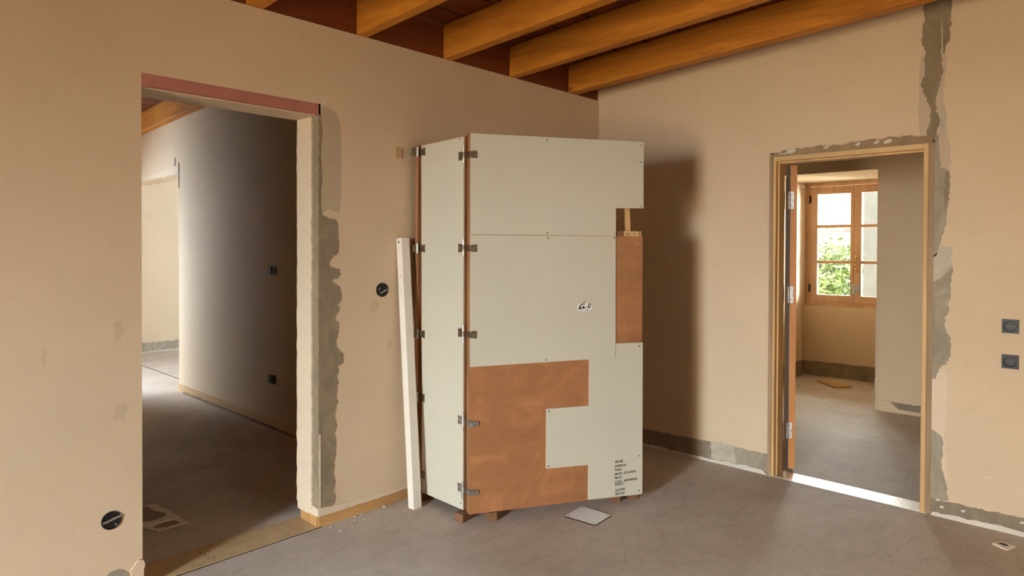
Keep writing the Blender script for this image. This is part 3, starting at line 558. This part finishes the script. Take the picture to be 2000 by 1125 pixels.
# side panel (local from world)
a2 = Vector((-1.889, -0.471, 0)); e2 = Vector((0.013, 0.373, 0)).normalized(); n2_ = Vector((e2.y, -e2.x, 0))
WF = lambda u, z, t: (a2.x+e2.x*u+n2_.x*t, a2.y+e2.y*u+n2_.y*t, z)
g = MB().poly([(0.0, 0.050), (0.385, 0.050), (0.400, 2.100), (0.0, 2.112)], WF, 0.005, 0.026); pchild(g, 'side_sheet', 'plyedge', local=False)
g = MB().poly([(0.002, 0.052), (0.372, 0.052), (0.388, 2.096), (0.006, 2.106)], WF, 0.0, 0.005, 0, 1); so = pchild(g, 'side_facing', ['facing', 'facing_edge'], local=False)
for u, z in ((0.035, 2.094), (0.35, 0.070), (0.02, 0.085), (0.365, 2.080), (0.02, 1.05)):
    g = MB().cyl(WF(u, z, 0), WF(u, z, -0.0012), 0.004, 10); pchild(g, 'screw', 'screw', par=so, local=False)
g = MB().box(-1.884, -0.95, -0.062, -0.035, 0.050, 2.100); pchild(g, 'back_sheet', 'plyedge', 0.002, local=False)
# hinges at the near corner
def hinge_near(zc, silver):
    mt_ = ['metal' if silver else 'bronze', 'screw', 'metal']; g = MB(); h = 0.024
    ba = Vector((-1.9105, -0.4905, 0)); g.cyl((ba.x, ba.y, zc-0.047), (ba.x, ba.y, zc+0.047), 0.0075, 14, 2)
    g.cyl((ba.x, ba.y, zc-0.016), (ba.x, ba.y, zc+0.014), 0.009, 14, 0)
    # leaf on the side panel
    P = [(-0.002, zc-h+0.004), (0.018, zc-h), (0.045, zc-h-0.002), (0.045, zc+h), (0.040, zc+h-0.004), (-0.002, zc+h-0.003)]
    g.poly(P, WF, -0.003, -0.0003, 0)
    for u, z in ((0.012, zc+0.012), (0.012, zc-0.012), (0.034, zc+0.014), (0.034, zc-0.014)): g.cyl(WF(u, z, -0.003), WF(u, z, -0.0042), 0.0036, 8, 1)
    # strap round to the front sheet
    lw = lambda u, z, t: tuple(scr.matrix_basis @ Vector((u, t, z-Z0)))
    g.poly([(-0.006, zc-0.020), (-0.006, zc+0.014), (0.056, zc+0.012), (0.056, zc-0.018)], lambda t, z, u: lw(u, z, t), -0.006, -0.0035, 0)
    if silver:
        Q = [(-0.006, zc-0.020), (0.028, zc-0.018)]+[(0.036+0.014*math.sin(i*PI/8), zc-0.004-0.014*math.cos(i*PI/8)) for i in range(9)]+[(0.028, zc+0.010), (-0.006, zc+0.012)]
    else: Q = [(-0.006, zc-0.019), (0.010, zc-0.022), (0.036, zc-0.023), (0.036, zc+0.016), (0.022, zc+0.019), (0.006, zc+0.014), (-0.006, zc+0.014)]
    g.poly(Q, lw, -0.0035, -0.0003, 0)
    for u, z in ((0.012, zc+0.006), (0.030, zc-0.012), (0.030, zc+0.008)): g.cyl(lw(u, z, -0.0035), lw(u, z, -0.0047), 0.0034, 8, 1)
    o = pchild(g, 'hinge', mt_, local=False)
    if silver: o['label'] = 'bright silver hinge'
for zc, s_ in ((2.003, 0), (1.497, 0), (1.030, 0), (0.547, 1), (0.173, 1)): hinge_near(zc, s_)
def hinge_far(zc):
    g = MB(); h = 0.024
    g.poly([(0.350, zc-h), (0.350, zc+h), (0.378, zc+h-0.006), (0.395, zc+h-0.004), (0.395, zc-h+0.004), (0.378, zc-h+0.006)], WF, -0.003, -0.0003, 0)
    for u, z in ((0.359, zc+0.014), (0.359, zc-0.014), (0.372, zc)): g.cyl(WF(u, z, -0.003), WF(u, z, -0.0042), 0.0036, 8, 1)
    g.cyl((-1.895, -0.073, zc-0.028), (-1.895, -0.073, zc+0.028), 0.007, 12, 2)
    g.box(-1.925, -1.893, -0.068, -0.0645, zc-0.022, zc+0.022, 0); g.box(-1.908, -1.9052, -0.066, -0.036, zc-0.020, zc+0.020, 0)
    pchild(g, 'hinge', ['bronze', 'screw', 'metal'], local=False)
for zc in (2.058, 1.492, 0.988, 0.614, 0.16): hinge_far(zc)
for z in (1.80, 1.03):   # knuckles on the free right edge
    g = MB(); g.cyl((1.051, 0.022, z-0.022-Z0), (1.051, 0.022, z+0.022-Z0), 0.006, 10); g.box(1.044, 1.0475, 0.022, 0.05, z-0.02-Z0, z+0.02-Z0)
    pchild(g, 'edge_knuckle', 'bronze')
# blocks under it
def wblock(loc, rz, lx, ly, lz, label):
    g = MB().box(-lx/2, lx/2, -ly/2, ly/2, 0, lz); o = g.build('wood_block', 'block', None, (0, 0, 0), 0.002)
    o.location = loc; o.rotation_euler = (0, 0, rz); return tag(o, label, 'wood block', 'blocks under the panel assembly')
wblock((-1.868, -0.470, 0), math.radians(8), 0.125, 0.060, 0.047, 'brown wood block sticking out under the near corner of the panel assembly')
wblock((-1.745, -0.520, 0), RZ, 0.045, 0.20, 0.047, 'short brown wood block just right of the near corner block')
wblock((-1.052, -0.855, 0), RZ, 0.050, 0.20, 0.047, 'brown wood block under the right part of the panel assembly')
wblock((-0.955, -0.925, 0), RZ, 0.050, 0.14, 0.047, 'brown wood block farthest right under the panel assembly')
wblock((-1.78, -0.075, 0), 0, 0.26, 0.06, 0.049, 'brown wood block at the wall side of the panel assembly')
# ------------------------------------------------------------------ leaning post
g = MB(); b0 = Vector((-1.967, -0.147, 0.0)); t0 = Vector((-1.967, -0.0265, 1.553))
hx, hy = 0.029, 0.0255
g.hexa([(b0.x-hx, b0.y-hy, 0), (b0.x+hx, b0.y-hy, 0), (b0.x+hx, b0.y+hy, 0.0), (b0.x-hx, b0.y+hy, 0.0), (t0.x-hx, t0.y-hy, t0.z), (t0.x+hx, t0.y-hy, t0.z), (t0.x+hx, t0.y+hy, t0.z-0.004), (t0.x-hx, t0.y+hy, t0.z-0.004)])
po = g.build('timber_post', 'white', None, (-1.967, -0.147, 0), 0.002); tag(po, 'white painted square post leaning on the left wall beside the panel assembly', 'post')
def pm(mb, name, mats, par): o = mb.build(name, mats, None, tuple(par.location)); o.location = (0, 0, 0); o.parent = par; return o
def post_pt(f_, z): k = z/1.553; return b0.lerp(t0, k)
c1 = post_pt(0, 1.528); g = MB().cyl((c1.x-hx, c1.y+0.002, 1.528), (c1.x-hx-0.0008, c1.y+0.002, 1.528), 0.0065, 12); pm(g, 'screw_hole', 'blackm', po)
c1 = post_pt(0, 1.33); g = MB().cyl((c1.x-hx, c1.y-0.006, 1.33), (c1.x-hx-0.0008, c1.y-0.006, 1.33), 0.003, 8); pm(g, 'screw_hole', 'screw', po)
# ------------------------------------------------------------------ round wall boxes and sockets
def round_box(x, z, r, label, bars):
    e = empty('wall_box', (x, 0, z), 0, label=label, cat='wall box')
    g = MB(); n = 32
    ring = [(math.cos(2*PI*i/n), math.sin(2*PI*i/n)) for i in range(n)]
    def rg(rad, y): return [(rad*cx, y, rad*cz) for cx, cz in ring]
    prof = [(r, 0.0), (r, -0.004), (r*0.90, -0.005), (r*0.86, -0.001), (0.001, -0.0005)]
    vs = []; 
    for rad, y in prof: vs += rg(rad, y)
    fs = []
    for k in range(len(prof)-1):
        for i in range(n): fs.append((k*n+i, k*n+(i+1) % n, (k+1)*n+(i+1) % n, (k+1)*n+i))
    g.add(vs, fs); g.add(rg(r, 0.0), [tuple(range(n))]); o = g.build('box_ring', 'black', None); o.parent = e
    g = MB()
    if bars == 1:
        g.bar((-r*0.85, -0.006, -r*0.08), (r*0.92, -0.006, r*0.35), 0.003, 0.007, (0, 0, 1)); g.bar((-r*0.85, -0.0045, -r*0.2), (r*0.92, -0.0045, r*0.24), 0.003, 0.004, (0, 0, 1))
        g.cyl((r*0.45, 0, -r*0.55), (r*0.45, -0.006, -r*0.55), 0.004, 10)
    else:
        g.bar((-r*0.4, -0.006, -r*0.45), (r*0.6, -0.006, -r*0.05), 0.003, 0.006, (0, 0, 1)); g.bar((-r*0.7, -0.005, 0.0), (-r*0.4, -0.005, r*0.3), 0.003, 0.004, (0, 0, 1))
        g.cyl((r*0.75, 0, 0.0), (r*0.75, -0.006, 0), 0.003, 10)
    o = g.build('crossbar', 'metal', None); o.parent = e
    return e
round_box(-3.482, 0.333, 0.0385, 'round black wall box low on the left wall, left of the wide opening', 1)
round_box(-2.094, 1.253, 0.0405, 'round black wall box between the wide opening and the leaning post', 2)
def socket_face(w_, r, sgnx, recess=True):
    """square socket on a wall facing -x; local origin at centre on the wall"""
    g = MB(); n = 32; h = w_/2; d = 0.009
    sq = []
    for i in range(n):
        a = 2*PI*i/n; cx, cz = math.cos(a), math.sin(a); k = 1/max(abs(cx), abs(cz)); sq.append((h*cx*k, h*cz*k))
    rings = [[(0, y, z) for y, z in sq], [(-d, y*0.97, z*0.97) for y, z in sq], [(-d, r*math.cos(2*PI*i/n), r*math.sin(2*PI*i/n)) for i in range(n)],
             [(-0.0015, r*0.9*math.cos(2*PI*i/n), r*0.9*math.sin(2*PI*i/n)) for i in range(n)]]
    vs = [p for q in rings for p in q]; fs = [(k*n+i, k*n+(i+1) % n, (k+1)*n+(i+1) % n, (k+1)*n+i) for k in range(3) for i in range(n)]
    fs.append(tuple(range(3*n, 4*n))); fs.append(tuple(range(n-1, -1, -1))); g.add(vs, fs); return g
def socket(x, y, z, w_, r, label, group=None):
    e = empty('wall_socket', (x, y, z), 0, label=label, cat='socket', group=group)
    o = socket_face(w_, r, 1).build('cover_plate', 'black', None); o.parent = e
    g = MB(); g.cyl((-0.0015, -r*0.3, 0), (-0.0035, -r*0.3, 0), 0.0024, 10); g.cyl((-0.0015, r*0.3, 0), (-0.0035, r*0.3, 0), 0.0024, 10)
    g.cyl((-0.0015, 0, r*0.25), (-0.012, 0, r*0.25), 0.0018, 10); o = g.build('contact', 'bronze', None); o.parent = e
    return e
socket(0, -2.672, 1.093, 0.074, 0.028, 'black square socket on the right wall, upper of the two')
socket(0, -2.673, 0.906, 0.074, 0.028, 'black square socket on the right wall, lower of the two')
def lbox(y, z, label):
    e = empty('wall_socket', (-1.72, y, z), 0, label=label, cat='socket')
    g = MB().box(-0.012, 0, -0.05, 0.05, -0.036, 0.036); g.box(-0.020, -0.012, -0.012, 0.045, -0.032, 0.032); o = g.build('cover_plate', 'black', None, bevel=0.002); o.parent = e
lbox(2.045, 1.303, 'small black socket on the partition behind the wide opening, the upper one')
lbox(2.045, 0.404, 'small black socket low on the partition behind the wide opening')
g = MB().poly(jag([(-0.022, -0.032), (0.020, -0.030), (0.022, 0.028), (-0.020, 0.032)], 0.001, 0.01, 5), FY, -0.008, 0.0)
o = g.build('wood_plug', 'tanboard', None); o.location = (-1.985, 0, 2.048); tag(o, 'small tan wooden plug set in the left wall above the leaning post', 'wood plug')
# ------------------------------------------------------------------ things on the floor
P = [(-1.475, -0.854), (-1.290, -0.834), (-1.288, -1.036), (-1.456, -1.048)]
g = MB().poly(P, FZ, 0.0005, 0.0065, 0, 1); cx, cy = -1.375, -0.94
off = g.build('board_offcut', ['paper', 'dark'], None, (cx, cy, 0)); tag(off, 'cream board offcut with a screw at each corner lying in front of the panel assembly', 'board offcut')
for (x, y) in P:
    q = Vector((x, y, 0)).lerp(Vector((cx, cy, 0)), 0.16); s = MB().cyl((q.x-cx, q.y-cy, 0.0065), (q.x-cx, q.y-cy, 0.0077), 0.0035, 8).build('screw', 'screw', None); s.parent = off
def card(P, patch_, z, label):
    g = MB().poly(P, FZ, z, z+0.004, 0); g.poly(jag(patch_, 0.004, 0.01, 3), FZ, z+0.004, z+0.0046, 1)
    cx = sum(p[0] for p in P)/len(P); cy = sum(p[1] for p in P)/len(P)
    o = g.build('plaster_card', ['card', 'cardgrey'], None, (cx, cy, 0)); return tag(o, label, 'card', 'cards on the floor behind the left wall')
card([(-2.967, 0.877), (-2.952, 0.564), (-3.104, 0.562), (-3.160, 0.72), (-3.05, 0.80)], [(-3.105, 0.64), (-3.068, 0.652), (-2.993, 0.651), (-2.987, 0.592), (-3.06, 0.580), (-3.069, 0.605), (-3.105, 0.600)], 0.0, 'cream card with a dark grey patch on the dark floor, under the other card')
card([(-2.990, 0.974), (-2.960, 0.657), (-3.100, 0.675), (-3.30, 0.72), (-3.30, 0.96)], [(-3.20, 0.95), (-3.047, 0.955), (-3.029, 0.936), (-3.031, 0.896), (-3.026, 0.848), (-2.993, 0.772), (-3.014, 0.733), (-3.05, 0.721), (-3.085, 0.714), (-3.2, 0.78)], 0.0055, 'cream card with a torn looking grey patch lying on top of the other card')
g = MB().poly([(-0.232, -2.634), (-0.172, -2.664), (-0.190, -2.727), (-0.268, -2.701)], FZ, 0.0, 0.005, 0)
g.poly([(-0.212, -2.655), (-0.190, -2.668), (-0.200, -2.700), (-0.228, -2.690)], FZ, 0.005, 0.006, 1)
tag(g.build('floor_plate', ['card', 'blackm'], None, (-0.21, -2.68, 0)), 'small pale square plate with a dark centre on the floor at far right', 'floor plate')
P = [(3.470, -0.505), (3.600, -0.640), (3.330, -0.930), (3.176, -0.800)]
g = MB().poly([(3.45, -0.520), (3.585, -0.630), (3.349, -0.915), (3.190, -0.800)], FZ, 0.0, 0.022)
tag(g.build('pine_plank', 'pine_h', None, (3.39, -0.71, 0)), 'short light pine plank lying on the floor below the window', 'plank')
rn = random.Random(11); g = MB()
def crumb(x, y, r, mb):
    vs = []; n = 5
    for i in range(n): a = 2*PI*i/n; vs.append((x+r*rn.uniform(.6, 1.2)*math.cos(a), y+r*rn.uniform(.6, 1.2)*math.sin(a), 0.0))
    for i in range(n): a = 2*PI*i/n; vs.append((x+r*rn.uniform(.4, .8)*math.cos(a), y+r*rn.uniform(.4, .8)*math.sin(a), r*rn.uniform(.5, .9)))
    mb.add(vs, [tuple(range(n-1, -1, -1)), tuple(range(n, 2*n))]+[(i, (i+1) % n, (i+1) % n+n, i+n) for i in range(n)])
for x, y, r in ((-2.451, -0.04, .007), (-2.442, -0.111, .007), (-2.28, -0.012, .008), (-2.236, -0.012, .007), (-2.086, -0.012, .011), (-2.041, -0.405, .005), (-1.975, -0.435, .006), (-3.013, 0.51, .008)): crumb(x, y, r, g)
for k in range(90):
    t = rn.random(); crumb(-2.45+t*0.5+rn.gauss(0, .03), -0.02-abs(rn.gauss(0, .07)), rn.uniform(.0012, .004), g)
for k in range(60): crumb(-1.3+rn.gauss(0, .22), -1.42+rn.uniform(-.3, .22), rn.uniform(.001, .0028), g)
for k in range(60): crumb(-0.02-abs(rn.gauss(0, .09)), rn.uniform(-2.9, -2.35), rn.uniform(.001, .004), g)
for k in range(40): crumb(rn.uniform(-3.2, -2.5), rn.uniform(-0.5, 0.6), rn.uniform(.001, .003), g)
tag(g.build('plaster_crumbs', 'mortar_pale'), 'scattered pale plaster crumbs on the concrete floor', 'plaster crumbs', kind='stuff')
# ------------------------------------------------------------------ outside the window
g = MB().box(4.6, 60, -30, 30, -0.4, -0.2); struct(g.build('ground', 'ground'), 'pale gravel ground outside the window', 'ground')
def tree(x, y, h, r, zc, nl, seed, label):
    rn = random.Random(seed); e = empty('tree', (x, y, -0.2), 0, label=label, cat='tree')
    g = MB(); g.cyl((0, 0, 0), (0.05, 0.03, h*0.5), 0.13, 12, 0, 0.09)
    for k in range(9):
        a = rn.uniform(0, 2*PI); z = h*rn.uniform(0.25, 0.5); g.cyl((0.03, 0.02, z), (math.cos(a)*r*0.7, math.sin(a)*r*0.7, z+rn.uniform(0.3, 0.9)), 0.04, 6, 0, 0.012)
    o = g.build('trunk', 'bark', None); o.parent = e
    g = MB()
    cl = [(rn.gauss(0, r*0.45), rn.gauss(0, r*0.45), zc+rn.gauss(0, r*0.4), rn.uniform(0.25, 0.5)*r) for _ in range(26)]
    for k in range(nl):
        c = rn.choice(cl); v = Vector((rn.gauss(0, 1), rn.gauss(0, 1), rn.gauss(0, 1))).normalized()*c[3]*rn.uniform(0.6, 1); p = Vector(c[:3])+v
        a = Vector((rn.gauss(0, 1), rn.gauss(0, 1), rn.gauss(0, 1))).normalized(); b = a.orthogonal().normalized(); s = rn.uniform(0.04, 0.08)
        g.add([p-a*s, p+b*s*0.45, p+a*s, p-b*s*0.45], [(0, 1, 2, 3)])
    o = g.build('foliage', 'leaf', None); o.parent = e
tree(8.6, 1.12, 2.2, 0.85, 1.15, 9000, 3, 'pale green leafy tree outside behind the left window leaf')
hs = empty('house', (17, 5.5, -0.2), 0, label='pale house with a pinkish tiled roof far outside the window', cat='house')
g = MB().box(0, 6, -6, 6, 0, 2.35); o = g.build('wall', 'render', None); o.parent = hs
g = MB().add([(-0.5, -6.4, 2.3), (-0.5, 6.4, 2.3), (3, 6.4, 3.7), (3, -6.4, 3.7), (6.5, -6.4, 2.3), (6.5, 6.4, 2.3), (-0.5, -6.4, 2.2), (-0.5, 6.4, 2.2), (6.5, -6.4, 2.2), (6.5, 6.4, 2.2)], [(0, 1, 2, 3), (3, 2, 5, 4), (6, 0, 3, 4, 8), (7, 9, 5, 2, 1), (6, 7, 1, 0), (8, 4, 5, 9), (6, 8, 9, 7)])
o = g.build('roof', 'tiles', None); o.parent = hs
g = MB(); g.box(-0.11, 0.11, -0.10, 0.10, 0, 3.4); g.box(-0.04, 0.04, 0.14, 0.44, 0.05, 3.3)
g.box(-0.05, 0.05, -0.9, -0.14, 0.05, 3.3)
o = g.build('garden_screen', 'greypost', None, (0, 0, 0), 0.01); o.location = (6.6, -0.56, -0.2); tag(o, 'pale grey weathered board screen outside the right window leaf', 'screen')
